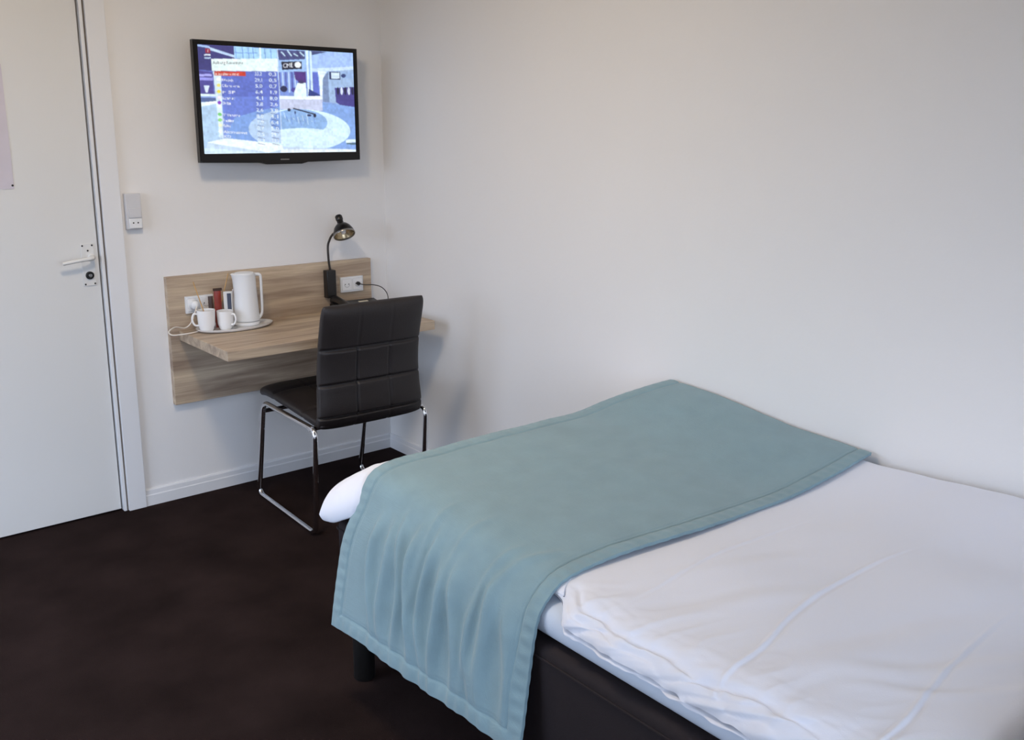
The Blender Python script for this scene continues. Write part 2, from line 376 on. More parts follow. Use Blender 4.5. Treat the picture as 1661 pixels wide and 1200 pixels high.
    for i in range(8): line(815+i*26, 165+(i % 3)*14, 850+i*26, 235-(i % 2)*20, 12, (200, 230, 250) if i % 2 else (60, 55, 110), .8)
    poly([(1095, 215), (1260, 180), (1440, 190), (1440, 300), (1180, 330), (1095, 330)], (166, 196, 248)); poly([(1070, 165), (1230, 178), (1100, 205)], (70, 80, 130))
    poly([(1095, 318), (1440, 300), (1440, 325), (1200, 345), (1095, 340)], (205, 228, 252))
    rect(1048, 165, 1066, 560, (220, 242, 255)); rect(1078, 170, 1094, 520, (215, 240, 255))
    poly([(808, 350), (1048, 345), (1048, 570), (808, 560)], (120, 145, 215))
    for i in range(9): rect(812+i*26, 350, 824+i*26, 470+(i*37 % 60), (190, 215, 250) if i % 2 else (80, 86, 170), .9)
    poly([(940, 345), (1040, 345), (1040, 440), (990, 440), (950, 410)], (80, 50, 130)); ell(848, 492, 30, 26, (35, 38, 80)); ell(930, 500, 20, 20, (70, 60, 150))
    poly([(965, 440), (1035, 440), (1040, 560), (930, 560), (935, 520)], (228, 248, 255)); ell(1000, 432, 24, 14, (60, 50, 100))
    poly([(1095, 350), (1140, 350), (1145, 540), (1095, 520)], (96, 112, 205)); poly([(1060, 490), (1150, 540), (1150, 560), (1050, 550)], (45, 60, 130))
    poly([(1140, 340), (1215, 345), (1180, 400), (1165, 600), (1150, 600), (1150, 400)], (232, 248, 255)); poly([(1180, 400), (1225, 345), (1225, 600), (1172, 600)], (120, 140, 180))
    poly([(1225, 340), (1440, 330), (1440, 640), (1225, 600)], (158, 186, 225))
    rect(1236, 345, 1325, 410, (40, 50, 100)); rect(1250, 352, 1318, 402, (215, 235, 252)); rect(1340, 345, 1440, 400, (150, 180, 225)); ell(1352, 378, 20, 16, (50, 65, 120))
    poly([(1275, 480), (1440, 470), (1440, 660), (1340, 640), (1280, 600)], (70, 64, 140))
    for i in range(5): ell(1300+i*30, 505, 11, 32, (30, 30, 70) if i % 2 == 0 else (210, 222, 245))
    poly([(1165, 600), (1440, 640), (1440, 1000), (1165, 1000)], (132, 168, 230))
    # round studio table
    poly([(810, 570), (1170, 545), (1165, 670), (1070, 690), (810, 660)], (198, 206, 235)); rect(806, 552, 1170, 578, (240, 252, 255))
    ell(960, 835, 425, 175, (212, 240, 252)); poly([(180, 950), (700, 975), (1440, 990), (1440, 1080), (140, 1080)], (200, 222, 245)); poly([(170, 955), (340, 915), (820, 960), (820, 1000), (700, 1030)], (238, 252, 255))
    ell(960, 770, 240, 110, (140, 178, 228)); ell(1000, 900, 330, 80, (214, 240, 254))
    for i in range(14): line(840+i*19, 690+(i*29 % 70), 850+i*19, 740+(i*17 % 60), 6, (96, 122, 200) if i % 2 else (205, 228, 250), .7)
    line(920, 655, 1090, 700, 11, (28, 30, 60)); ell(885, 668, 14, 14, (30, 36, 66)); ell(1098, 712, 12, 18, (24, 26, 60)); ell(1052, 712, 18, 10, (40, 46, 90)); ell(935, 690, 6, 14, (50, 60, 110))
    poly([(1345, 910), (1440, 905), (1440, 930), (1345, 935)], (225, 245, 255)); rect(1350, 935, 1430, 950, (80, 110, 130))
    poly([(150, 1000), (800, 1040), (800, 1060), (150, 1060)], (215, 238, 252), .8); poly([(800, 1000), (1430, 990), (1430, 1015), (800, 1030)], (245, 252, 255), .7)
    # overlay: results table
    poly([(320, 345), (805, 345), (805, 950), (320, 915)], (92, 118, 212), .35)
    rect(807, 150, 814, 960, (225, 240, 255), .6)
    poly([(238, 240), (805, 236), (805, 345), (242, 342)], (232, 250, 250)); text('Aalborg Kommune', 250, 285, 40, (28, 34, 60), 1, .0, 262)
    poly([(250, 345), (318, 345), (318, 920), (285, 910)], (225, 245, 250), .85)
    poly([(262, 345), (530, 348), (530, 386), (262, 384)], (200, 60, 40)); text('A Socialdemokratiet', 268, 380, 32, (255, 245, 240), 1, .0, 205)
    rows = ['B Radikale', 'C Konservative', 'F SF', 'I Liberal Alliance', 'O Dansk Folkeparti', '', 'V Venstre', 'Enhedslisten', 'Fokus', 'Alternativet', 'KD']
    cols = [(240, 248, 255), (225, 215, 120), (232, 214, 70), (235, 225, 245), (130, 60, 190), (235, 235, 255), (120, 205, 120), (150, 215, 130), (235, 240, 210), (235, 240, 255), (210, 230, 245)]
    wd = [100, 150, 110, 110, 70, 0, 145, 90, 60, 200, 60]; ys = [430, 480, 533, 585, 628, 660, 728, 775, 820, 872, 912]
    for i, s in enumerate(rows):
        ell(294, ys[i]-14, 17, 15, cols[i])
        if s: text(s, 322, ys[i], 34, (245, 250, 255), 1, .03, wd[i])
    nums = ['33,2', '29,1', '5,0', '6,4', '4,1', '3,8', '2,6', '8,0', '1,9', '0,7', '0,5', '0,3']
    for i in range(12):
        yy = 380+i*51
        text(nums[i], 606, yy, 42, W_, 1, .02, 62); text(nums[-i-1], 725, yy+2, 42, W_, 1, .02, 66)
        line(610, yy+12, 670, yy+24, 7, (70, 74, 140), .6); line(730, yy+12, 792, yy+24, 7, (70, 66, 130), .6)
    poly([(838, 262), (1010, 258), (1010, 322), (842, 332)], (22, 24, 50)); text('CME', 850, 314, 52, (235, 240, 255), 1, -.08, 84); ell(976, 288, 27, 25, (240, 246, 255))
    rect(192, 150, 232, 190, (150, 40, 70)); text('1', 204, 184, 40, (255, 240, 245)); rect(180, 200, 236, 212, (225, 235, 250)); rect(180, 226, 236, 238, (190, 215, 245))
    rng = np.random.default_rng(3)
    for sz, am in ((5, .10), (11, .07)):      # fine uneven detail of the broadcast picture
        g_ = rng.random((X.shape[0]//sz+2, X.shape[1]//sz+2)); n_ = np.kron(g_, np.ones((sz, sz)))[:X.shape[0], :X.shape[1]]
        img *= (1+am*(n_-.45)*2)[..., None]
    img = np.clip(img*1.06+.01, 0, 1.05)
    for _ in range(2):                        # the set's own softness
        k = img.copy(); k[1:-1, 1:-1] = (img[1:-1, 1:-1]*4 + img[:-2, 1:-1] + img[2:, 1:-1] + img[1:-1, :-2] + img[1:-1, 2:])/8; img = k
    vx = ((Ug-.5)*w).ravel(); vz = ((1-Vg)*h).ravel()
    me = mesh('screen', np.stack([vx, np.full(vx.shape, y), vz], 1).tolist(), [(j*(nx+1)+i, (j+1)*(nx+1)+i, (j+1)*(nx+1)+i+1, j*(nx+1)+i+1) for j in range(ny) for i in range(nx)])
    at = me.color_attributes.new('picture', 'FLOAT_COLOR', 'POINT')
    col = np.ones((len(vx), 4), np.float32); col[:, :3] = img.reshape(-1, 3); at.data.foreach_set('color', col.ravel())
    m_ = bpy.data.materials.new('lit_screen'); m_.use_nodes = True; nt = m_.node_tree; p = nt.nodes['Principled BSDF']
    p.inputs['Base Color'].default_value = (.01, .01, .012, 1); p.inputs['Roughness'].default_value = .35; p.inputs['Emission Strength'].default_value = 1.0
    a = nt.nodes.new('ShaderNodeAttribute'); a.attribute_name = 'picture'; nt.links.new(a.outputs['Color'], p.inputs['Emission Color'])
    return link('screen', me, m_, parent)

tv = thing('television', 'black flat television switched on, hanging on the wall above the desk', 'television', (-.5665, -.12, 1.424), math.radians(-.6))
TW, TH = .734, .484
# bezel: a frame with a deeper chin that bulges in the middle
bm = bmesh.new()
def frame_prism(bm, outer, inner, y0, y1):
    vo0 = [bm.verts.new((x, y0, z)) for x, z in outer]; vi0 = [bm.verts.new((x, y0, z)) for x, z in inner]
    vo1 = [bm.verts.new((x, y1, z)) for x, z in outer]; vi1 = [bm.verts.new((x, y1, z)) for x, z in inner]
    n = len(outer)
    for i in range(n):
        j = (i+1) % n
        bm.faces.new((vo0[i], vo0[j], vi0[j], vi0[i])); bm.faces.new((vo1[j], vo1[i], vi1[i], vi1[j]))
        bm.faces.new((vo0[j], vo0[i], vo1[i], vo1[j])); bm.faces.new((vi0[i], vi0[j], vi1[j], vi1[i]))
hw = TW/2
outer = [(-hw, .006), (-.11, .001), (-.08, -.006), (.08, -.006), (.11, .001), (hw, .006), (hw, TH), (-hw, TH)]
ix, iz0, iz1 = hw-.019, .041, TH-.018
inner = [(-ix, iz0), (-.11, iz0), (-.08, iz0), (.08, iz0), (.11, iz0), (ix, iz0), (ix, iz1), (-ix, iz1)]
frame_prism(bm, outer, inner, 0, .03)
bmesh.ops.bevel(bm, geom=[e for e in bm.edges if all(abs(v.co.y) < 1e-4 for v in e.verts)], offset=.003, segments=2, affect='EDGES')
bm_obj('bezel', bm, M['tvfr'], tv)
boxes('back_cover', [(-hw+.004, hw-.004, .03, .045, .008, TH-.004), (-hw+.08, hw-.08, .045, .065, .06, TH-.06)], M['blackpl'], tv, bev=.004)
boxes('wall_bracket', [(-.1, .1, .065, .09, .16, .34), (-.12, .12, .09, .1195, .12, .38)], M['blackpl'], tv)
scr = tv_screen(tv, ix*2+.002, iz1-iz0+.002, .004); scr.location = (0, 0, iz0-.001); scr['label'] = 'lit television picture of a news studio with a results table'
box('logo', -.02, .02, -.0008, .001, .012, .016, M['brass'], tv)['label'] = 'small grey maker mark'

# ------------------------------------------------------------------ wall desk
desk = thing('wall_desk', 'wall-mounted grey oak desk with back panel behind the chair', 'desk', (-.565, 0, .70))
box('wall_panel', -.513, .46, -.03, 0, -.278, .267, M['wood'], desk, bev=.0015, seg=1)
box('desktop', -.477, .479, -.525, -.03, 0, .04, M['wood'], desk, bev=.0015, seg=1)
ZT = .74
def socket(loc, plug=None, label=''):
    s = thing('power_socket', label, 'socket', loc, 0)
    box('socket_plate', -.06, .06, -.012, 0, -.036, .036, M['white'], s, bev=.002)
    for dx in (-.028, .028):
        f = box('socket_insert', dx-.025, dx+.025, -.0145, -.012, -.027, .027, M['ceramic'], s, bev=.003)
        bm = bmesh.new()
        for ex in (-.0095, .0095): lathe_bm(bm, [(0, 0), (.0028, 0), (0, .0008)], 12, Matrix.Translation((dx+ex, -.0145, .002)) @ Matrix.Rotation(math.pi/2, 4, 'X'))
        for k in range(7):
            a = math.radians(205+k*21.7); box_bm(bm, dx+.014*math.cos(a)-.0012, dx+.014*math.cos(a)+.0012, -.0152, -.0145, .002+.014*math.sin(a)-.001, .002+.014*math.sin(a)+.001)
        bm_obj('socket_holes', bm, M['dark'], f)
    return s
socket((-.949, -.03, .845), label='white double socket on the desk panel behind the cups')
socket((-.217, -.03, .855), label='white double socket on the desk panel right of the lamp')
# kettle plug and cord
kp = thing('kettle_cord', 'white plug and cord looping over the left desk edge', 'cord', (-.977, -.045, .846))
lathe('plug', [(0, 0), (.019, 0), (.021, .008), (.018, .026), (.008, .034), (0, .034)], M['white'], kp, 28, Matrix.Rotation(math.pi/2, 4, 'X'))
o = tube('cord', [q-Vector((-.977, -.045, .846)) for q in catmull([(-.977, -.08, .843), (-.99, -.088, .82), (-1.005, -.075, .775), (-1.03, -.07, .757), (-1.075, -.085, .768), (-1.108, -.10, .756), (-1.098, -.11, .742), (-1.06, -.13, .744), (-1.02, -.13, .7455), (-.985, -.115, .7455), (-.93, -.085, .743), (-.86, -.07, .743)], 8)], .0028, M['cablew'], kp, 8)

# tray
tray = thing('serving_tray', 'oval white tray carrying the kettle and cups on the desk', 'tray', (-.837, -.127, ZT))
bm = bmesh.new(); lathe_bm(bm, [(0, 0.0005), (.135, .0005), (.157, .006), (.166, .014), (.1665, .0155), (.163, .0155), (.152, .0095), (.134, .006), (0, .006)], 56, Matrix.Diagonal((1, .56, 1, 1)))
bm_obj('tray_dish', bm, M['ceramic'], tray, True)
ZR = ZT+.0062
# kettle
kt = thing('electric_kettle', 'white plastic electric kettle standing on the tray', 'kettle', (-.776, -.112, ZR), math.radians(-22)); kt.scale = (.87, .87, 1.03)
lathe('power_base', [(0, 0), (.058, 0), (.062, .004), (.062, .012), (.057, .016), (0, .016)], M['white'], kt, 48)
body = [(0, .019), (.060, .019), (.0625, .024), (.0615, .04), (.058, .09), (.0545, .14), (.0525, .19), (.0525, .205), (.0535, .212), (.052, .214), (.048, .211), (0, .209)]
bm = bmesh.new(); lathe_bm(bm, body, 48)
for v in bm.verts:                                         # pour lip on the side opposite the grip
    if v.co.z > .17 and v.co.x < 0:
        k = (v.co.z-.17)/.044*max(0, -v.co.x/.054)**4; v.co.x -= .013*k
bm_obj('kettle_body', bm, M['white'], kt, True)
lathe('lid', [(0, .2105), (.045, .2115), (.0475, .2135), (.044, .2175), (.02, .220), (0, .2205)], M['white'], kt, 40)
hp = catmull([(.036, 0, .207), (.060, 0, .2085), (.0735, 0, .204), (.0765, 0, .185), (.0765, 0, .125), (.0765, 0, .075), (.073, 0, .045), (.060, 0, .026)], 8)
bm = bmesh.new(); tube_bm(bm, hp, lambda t: .0068, 16)
for v in bm.verts: v.co.y *= 1.9
bm_obj('handle', bm, M['white'], kt, True)
boxes('water_gauge', [(-.0605, -.057, -.006, .006, .06, .15)], M['grey_pl'], kt, bev=.001)
# cups
def cup(name, loc, rz, r, h, label, handle=True):
    t = thing(name, label, 'cup', loc, rz, None)
    lathe('cup_bowl', [(0, .002), (r*.66, .0), (r*.74, .004), (r*.93, h*.3), (r, h*.75), (r*1.02, h), (r*.95, h), (r*.92, h*.75), (r*.84, h*.3), (r*.6, .008), (0, .008)], M['ceramic'], t, 40)
    if handle: tube('cup_handle', catmull([(r*.93, 0, h*.82), (r*1.35, 0, h*.84), (r*1.55, 0, h*.58), (r*1.3, 0, h*.32), (r*.88, 0, h*.28)], 6), .0042, M['ceramic'], t, 10)
    return t
cup('coffee_cup', (-.962, -.135, ZR+.0008), math.radians(170), .0365, .088, 'white cup at the left end of the tray with a wooden stick in it')
cup('coffee_cup', (-.885, -.145, ZR), math.radians(-60), .034, .078, 'white cup standing between the kettle and the left cup')
def stick(a, b, label):
    a = Vector(a); b = Vector(b); d = (b-a).normalized(); s = d.orthogonal().normalized(); q = d.cross(s)
    v = []
    for p, e in ((a, .0), (b, .0)):
        for i, j in ((-1, -1), (1, -1), (1, 1), (-1, 1)): v.append(p+s*i*.0024+q*j*.001)
    bm = bmesh.new(); bm.from_mesh(mesh('s', v, [(0, 1, 2, 3), (4, 7, 6, 5), (0, 4, 5, 1), (1, 5, 6, 2), (2, 6, 7, 3), (3, 7, 4, 0)]))
    o = bm_obj('stirring_stick', bm, M['wood_stick']); tag(o, label, 'stirrer')
stick((-.950, -.130, ZR+.016), (-.998, -.112, .952), 'wooden stirring stick leaning left out of the left cup')
stick((-.894, -.066, ZR+.002), (-.829, -.070, .966), 'wooden stirring stick leaning right behind the white sachet')
def sachet(name, c, w, h, d, tilt, rz, material, label, cat='sachet', sub=None):
    t = thing(name, label, cat, c, rz)
    nx, nz = 8, 14; v = []; f = []
    for sgn in (-1, 1):
        for j in range(nz+1):
            for i in range(nx+1):
                x = (i/nx-.5)*w; z = j/nz*h; e = (1-(2*i/nx-1)**4)*(1-(2*j/nz-1)**6)
                y = sgn*d/2*max(.06, e)+tilt*z; v.append((x, y, z))
    N = (nx+1)*(nz+1)
    for s in (0, 1):
        for j in range(nz):
            for i in range(nx):
                a = s*N+j*(nx+1)+i; q = (a, a+1, a+nx+2, a+nx+1); f.append(q if s == 0 else q[::-1])
    ring = [i for i in range(nx+1)] + [j*(nx+1)+nx for j in range(1, nz+1)] + [nz*(nx+1)+i for i in range(nx-1, -1, -1)] + [j*(nx+1) for j in range(nz-1, 0, -1)]
    for k in range(len(ring)):
        a, b = ring[k], ring[(k+1) % len(ring)]; f.append((a, a+N, b+N, b))
    bm = bmesh.new(); bm.from_mesh(mesh('s', v, f)); bm_obj('wrapper', bm, material, t, True)
    if sub: sub(t)
    return t
def red_sub(t):
    boxes('seal_strip', [(-.017, .019, -.001, .007, .156, .167)], M['sachet_d'], t, bev=.001)
sachet('coffee_sachet', (-.893, -.100, ZR), .030, .166, .009, .02, math.radians(-8), M['sachet_r'], 'tall red brown sachet standing behind the middle cup', sub=red_sub)
sachet('coffee_sachet', (-.921, -.092, ZR), .020, .135, .007, .03, math.radians(-12), M['sachet_d'], 'dark brown sachet standing left of the red brown one')
def print_sub(t): boxes('printed_band', [(-.004, .012, -.0042, .0006, .06, .142)], M['sachet_b'], t)
sachet('sugar_sachet', (-.852, -.108, ZR), .036, .150, .007, .02, math.radians(-15), M['sachet_w'], 'white sachet with slate blue print beside the kettle', sub=print_sub)

# desk lamp
lamp = thing('desk_lamp', 'black gooseneck lamp mounted on the right of the desk panel', 'lamp', (-.336, -.03, .805))
box('lamp_base', -.0235, .0235, -.036, 0, 0, .128, M['blackpl'], lamp, bev=.003)
neck = [q for q in catmull([(0.002, -.022, .126), (-.004, -.022, .17), (-.006, -.023, .235), (-.001, -.03, .265), (.006, -.042, .288), (.018, -.055, .304), (.033, -.062, .318)], 10)]
tube('gooseneck', neck, .0052, M['neck'], lamp, 10)
ax = Matrix.Translation((.043, -.068, .330)) @ Vector((.05, .58, .80)).to_track_quat('Z', 'Y').to_matrix().to_4x4()
sh = [(0, .030), (.014, .030), (.015, .012), (.026, .006), (.038, -.008), (.046, -.026), (.0495, -.040), (.0475, -.040), (.044, -.026), (.036, -.009), (.02, .003), (0, .005)]
lathe('lamp_shade', sh, M['tvfr'], lamp, 40, ax)
lathe('shade_rim', [(.0495, -.040), (.0505, -.044), (.0495, -.048), (.0465, -.047), (.046, -.041)], M['brass'], lamp, 40, ax)
lathe('shade_knob', [(0, .029), (.0145, .029), (.0165, .034), (.0165, .05), (.013, .055), (0, .056)], M['blackpl'], lamp, 24, ax)
refl = mat('warm_reflector', (178, 160, 128), .25, metal=.9)
lathe('reflector', [(.0455, -.041), (.040, -.028), (.03, -.012), (.012, -.004), (0, -.004)], refl, lamp, 40, ax)
lathe('bulb', [(0, -.04), (.009, -.037), (.013, -.028), (.010, -.014), (.007, -.006), (0, -.005)], M['ceramic'], lamp, 24, ax)

# telephone
ph = thing('desk_phone', 'black desk telephone behind the chair under the right socket', 'telephone', (-.25, -.168, ZT), math.radians(-4))
v = [(-.115, -.09, 0), (.115, -.09, 0), (.115, .085, 0), (-.115, .085, 0), (-.115, -.09, .022), (.115, -.09, .022), (.115, .085, .05), (-.115, .085, .05)]
bm = bmesh.new(); bm.from_mesh(mesh('p', v, [(0, 3, 2, 1), (4, 5, 6, 7), (0, 1, 5, 4), (1, 2, 6, 5), (2, 3, 7, 6), (3, 0, 4, 7)]))
bmesh.ops.bevel(bm, geom=list(bm.edges), offset=.006, segments=3, affect='EDGES'); bm_obj('phone_base', bm, M['blackpl'], ph, True)
bm = bmesh.new(); tube_bm(bm, catmull([(-.085, .085, .054), (-.087, .06, .060), (-.088, 0, .056), (-.087, -.06, .044), (-.085, -.085, .034)], 8), lambda t: .017+.008*abs(2*t-1)**3, 16)
bm_obj('handset', bm, M['blackpl'], ph, True)
def slope(y): return .022+(y+.09)/.175*.028
bm = bmesh.new()
for i in range(3):
    for j in range(4): yy = -.07+j*.022; box_bm(bm, -.025+i*.026, -.007+i*.026, yy, yy+.014, slope(yy), slope(yy+.007)+.004, .0015)
bm_obj('keypad', bm, mat('phone_keys', (52, 50, 50), .5), ph, True)
bm = bmesh.new(); box_bm(bm, .015, .062, .028, .052, 0, .0015)
for q in bm.verts: q.co.z += slope(q.co.y)
bm_obj('label_strip', bm, M['label'], ph)
pc = thing('phone_cable', 'thin black cable plugged into the right socket arching down to the phone', 'cable', (-.189, -.045, .857))
lathe('plug', [(0, 0), (.0085, 0), (.0085, .012), (.005, .018), (0, .018)], M['blackpl'], pc, 20, Matrix.Rotation(math.pi/2, 4, 'X'))
tube('cable', [q-Vector((-.189, -.045, .857)) for q in catmull([(-.189, -.06, .857), (-.165, -.068, .850), (-.12, -.075, .846), (-.083, -.085, .832), (-.062, -.095, .805), (-.058, -.10, .775), (-.075, -.105, .752), (-.115, -.10, .7435), (-.134, -.10, .747)], 8)], .0021, M['blackpl'], pc, 8)

# ------------------------------------------------------------------ chair
def pad(name, parent, material, cen, W, th, ns=150, m=180, grooves=None, e_end=5, swap=False):
    """closed padded shell swept along cen(t) -> (y, z, normal_angle); width along x"""
    v = []; f = []
    for i in range(ns+1):
        t = -math.cos(math.pi*i/ns); tt = (t+1)/2
        y, z, ny, nz = cen(tt)
        e = (max(0, 1-abs(t)**e_end))**(1/2.4)
        wv = W(tt)/2*(.955+.045*(max(0, 1-abs(t)**14))**.5)
        for k in range(m):
            sg = 1 if k < m//2 else -1; c_ = 2*(k % (m//2))/(m//2)-1
            u = math.sin(math.pi/2*c_)*.45+c_*.55 if k % (m//2) else -1.0
            u = u*sg; q = sg*max(0, 1-abs(u)**7)**(1/3.2)
            g = grooves(tt, u) if grooves else 0
            hgt = th/2*q*e*(1-g)*(.86+.14*(1-abs(u)**3)) if abs(q) > 0 else 0
            v.append((wv*u, y+ny*hgt, z+nz*hgt))
    for i in range(ns):
        for k in range(m): f.append((i*m+k, i*m+(k+1) % m, (i+1)*m+(k+1) % m, (i+1)*m+k))
    bm = bmesh.new(); bm.from_mesh(mesh(name, v, f)); bmesh.ops.remove_doubles(bm, verts=bm.verts, dist=1e-5)
    o = bm_obj(name, bm, material, parent); o.data.shade_smooth(); return o
def spline(pts):
    P = catmull([(a, b, 0) for a, b in pts], 16); n = len(P)-1
    def fn(t):
        x = t*n; i = min(int(x), n-1); p = P[i].lerp(P[i+1], x-i); d = (P[i+1]-P[i]).normalized()
        return p.x, p.y, -d.y, d.x
    return fn
chair = thing('desk_chair', 'dark brown quilted chair with chrome sled legs at the desk', 'chair', (-.563, -.5, 0), math.radians(-2.0))
gs = lambda x, c, s: math.exp(-((x-c)/s)**2)
def back_g(t, u):
    h = .50*(gs(t, .135, .009)+gs(t, .40, .009)+gs(t, .675, .009))
    vert = .42*(gs(u, -.30, .012)+gs(u, .34, .012))*(1 if t < .675 else .15)*(1 if t > .12 else .3)
    return min(.55, h+vert)
def seat_g(t, u):
    return min(.4, .3*(gs(t, .3, .012)+gs(t, .6, .012)) + .22*(gs(u, -.33, .014)+gs(u, .33, .014)))
pad('backrest', chair, M['leather'], spline([(-.262, .440), (-.272, .50), (-.268, .58), (-.268, .66), (-.280, .75), (-.303, .84), (-.328, .925)]), lambda t: .472-.014*math.sin(math.pi*t)-.030*t, .062, grooves=back_g, e_end=9)
pad('seat', chair, M['leather'], spline([(-.285, .452), (-.22, .458), (-.1, .466), (.05, .474), (.2, .478), (.262, .474), (.29, .462)]), lambda t: .455, .058, grooves=seat_g, e_end=9)
r_ = .0105
for s in (-1, 1):
    tube('sled_leg', fillet([(s*.248, -.286, .447), (s*.248, -.252, .0115), (s*.248, .296, .0115), (s*.248, .196, .447)], .045, 7, True), r_, M['chrome'], chair, 14, closed=True)
tube('crossbar', [(-.248, .19, .41), (.248, .19, .41)], .009, M['chrome'], chair)
tube('crossbar', [(-.248, -.23, .436), (.248, -.23, .436)], .009, M['chrome'], chair)

# ------------------------------------------------------------------ bed
BX0, BX1, BY0, BY1 = -1.212, -.03, -3.66, -1.63
bed = thing('bed', 'dark upholstered bed base on black legs along the right wall', 'bed', ((BX0+BX1)/2, (BY0+BY1)/2, 0))
cx, cy = (BX0+BX1)/2, (BY0+BY1)/2
bm = bmesh.new(); box_bm(bm, BX0-cx, BX1-cx, BY0-cy, BY1-cy, .175, .484, .022, 4)
bmesh.ops.subdivide_edges(bm, edges=[e for e in bm.edges if e.calc_length() > .5], cuts=20, use_grid_fill=True)
bm_obj('bed_base', bm, M['bedbase'], bed, True)
tube('piping', fillet([(BX0-cx-.001, BY0-cy-.001, .455), (BX1-cx+.001, BY0-cy-.001, .455), (BX1-cx+.001, BY1-cy+.001, .455), (BX0-cx-.001, BY1-cy+.001, .455)], .02, 5, True), .0035, M['bedbase'], bed, 8, True)
for sx in (BX0-cx+.036, BX1-cx-.036):
    for sy in (BY0-cy+.09, BY1-cy-.072):
        lathe('leg', [(0, 0), (.028, 0), (.031, .004), (.031, .18), (0, .18)], M['legpl'], bed, 28, Matrix.Translation((sx, sy, 0)))
# topper with white sheet
def rbox(name, x0, x1, y0, y1, z0, z1, n_out, n_edge, material, zf=None, nx=60, ny=90):
    v = []; f = []
    def mp(t): return math.copysign(1-(1-abs(t))**1.0, t)
    for s in (1, -1):
        for j in range(ny+1):
            for i in range(nx+1):
                a = math.sin(math.pi/2*(2*i/nx-1)); b = math.sin(math.pi/2*(2*j/ny-1))
                g = (max(0, 1-abs(a)**n_out)*max(0, 1-abs(b)**(n_out*1.6)))**(1/n_edge)
                x = (x0+x1)/2+a*(x1-x0)/2; y = (y0+y1)/2+b*(y1-y0)/2
                v.append((x, y, (z0+z1)/2+s*g*(z1-z0)/2))
    N = (nx+1)*(ny+1)
    for s in (0, 1):
        for j in range(ny):
            for i in range(nx):
                q = s*N+j*(nx+1)+i; fc = (q, q+1, q+nx+2, q+nx+1); f.append(fc if s == 0 else fc[::-1])
    bm = bmesh.new(); bm.from_mesh(mesh(name, v, f)); bmesh.ops.remove_doubles(bm, verts=bm.verts, dist=1e-5)
    o = bm_obj(name, bm, material); o.data.shade_smooth(); return o
tp = rbox('mattress_topper', BX0+.013, BX1-.002, BY0+.01, BY1-.03, .484, .570, 30, 2.2, M['sheet'])
tag(tp, 'white sheeted mattress topper between bed base and duvet', 'mattress')

# duvet -------------------------------------------------------------
def nz(x, y, s, seed=0): return noise.noise(Vector((x*s, y*s, seed)))
def ztop(x, y):
    """upper surface of the duvet without small wrinkles"""
    f = float(sstep(-2.55, -1.75, y)); z = .607+.048*f
    z += (.05+.012*f)*float(sstep(-.42, .0, x))
    z += .012*float(sstep(-2.6, -2.95, -y*-1)) if y > -2.6 else .018*float(sstep(2.6, 2.95, -y))
    return z
def foot_f(y): return .60*float(sstep(1.765, 1.722, -y))+.40*float(sstep(1.75, 1.66, -y))
def edge_x(y):
    f = foot_f(y)
    n_ = float(sstep(2.545, 2.62, -y))
    return -1.160-.098*f-.052*n_ + .005*nz(0, y, 9, 3)
def ridge(d, s): return math.exp(-(d/s)**2)
def wrinkle(x, y):
    z = 0.0
    if y < -2.35:
        k = float(sstep(2.48, 2.66, -y))
        z += k*(.020*nz(x, y, 2.9, 1)+.0022*nz(x*1.0, y*1.7, 6.5, 2))
        # pressed fold lines across the bed
        for (c, a, b, x0, x1, amp) in ((-2.655, .012, .0, -1.05, -.45, .004), (-2.935, .020, .012, -1.22, -.45, .0075), (-3.222, .016, .006, -1.2, -.6, .0065)):
            yc = c + a*math.sin((x+.9)*7)+b*math.tanh((x+1.0)*14)
            w_ = float(sstep(x0-.08, x0+.08, x))*(1-float(sstep(x1-.25, x1+.1, x)))
            d = y-yc
            z += w_*amp*(.42*ridge(d, .0048)-.30*ridge(d+.009, .005)-.12*ridge(d-.03, .022))
        # soft gathers running from the near edge up over the bed
        e = float(sstep(.9, 1.22, -x))
        r = 1-abs(nz(x*1.3+y*.9, y*1.8, 7.5, 5))*2.6
        z += k*e*.0035*max(0, r)
        # long diagonal drag folds
        for (px, py, dx, dy, L, amp, s) in ((-1.16, -2.72, .55, -.30, .42, .010, .030), (-.98, -2.64, .5, -.22, .4, .006, .028), (-1.12, -3.02, .7, -.25, .55, .010, .034), (-.98, -3.12, .6, -.42, .40, .010, .022), (-1.0, -3.18, .55, -.5, .3, .009, .016), (-1.14, -3.05, -.2, -.5, .4, .006, .03)):
            l = math.hypot(dx, dy); ux, uy = dx/l, dy/l; q = (x-px)*ux+(y-py)*uy; d = -(x-px)*uy+(y-py)*ux
            d += .01*math.sin(q*14)
            if -.12 < q < L+.12: z += .38*amp*float(sstep(-.1, .08, q))*(1-float(sstep(L-.15, L+.1, q)))*(ridge(d, s)-.5*ridge(d-s*1.6, s*.8))
    return z
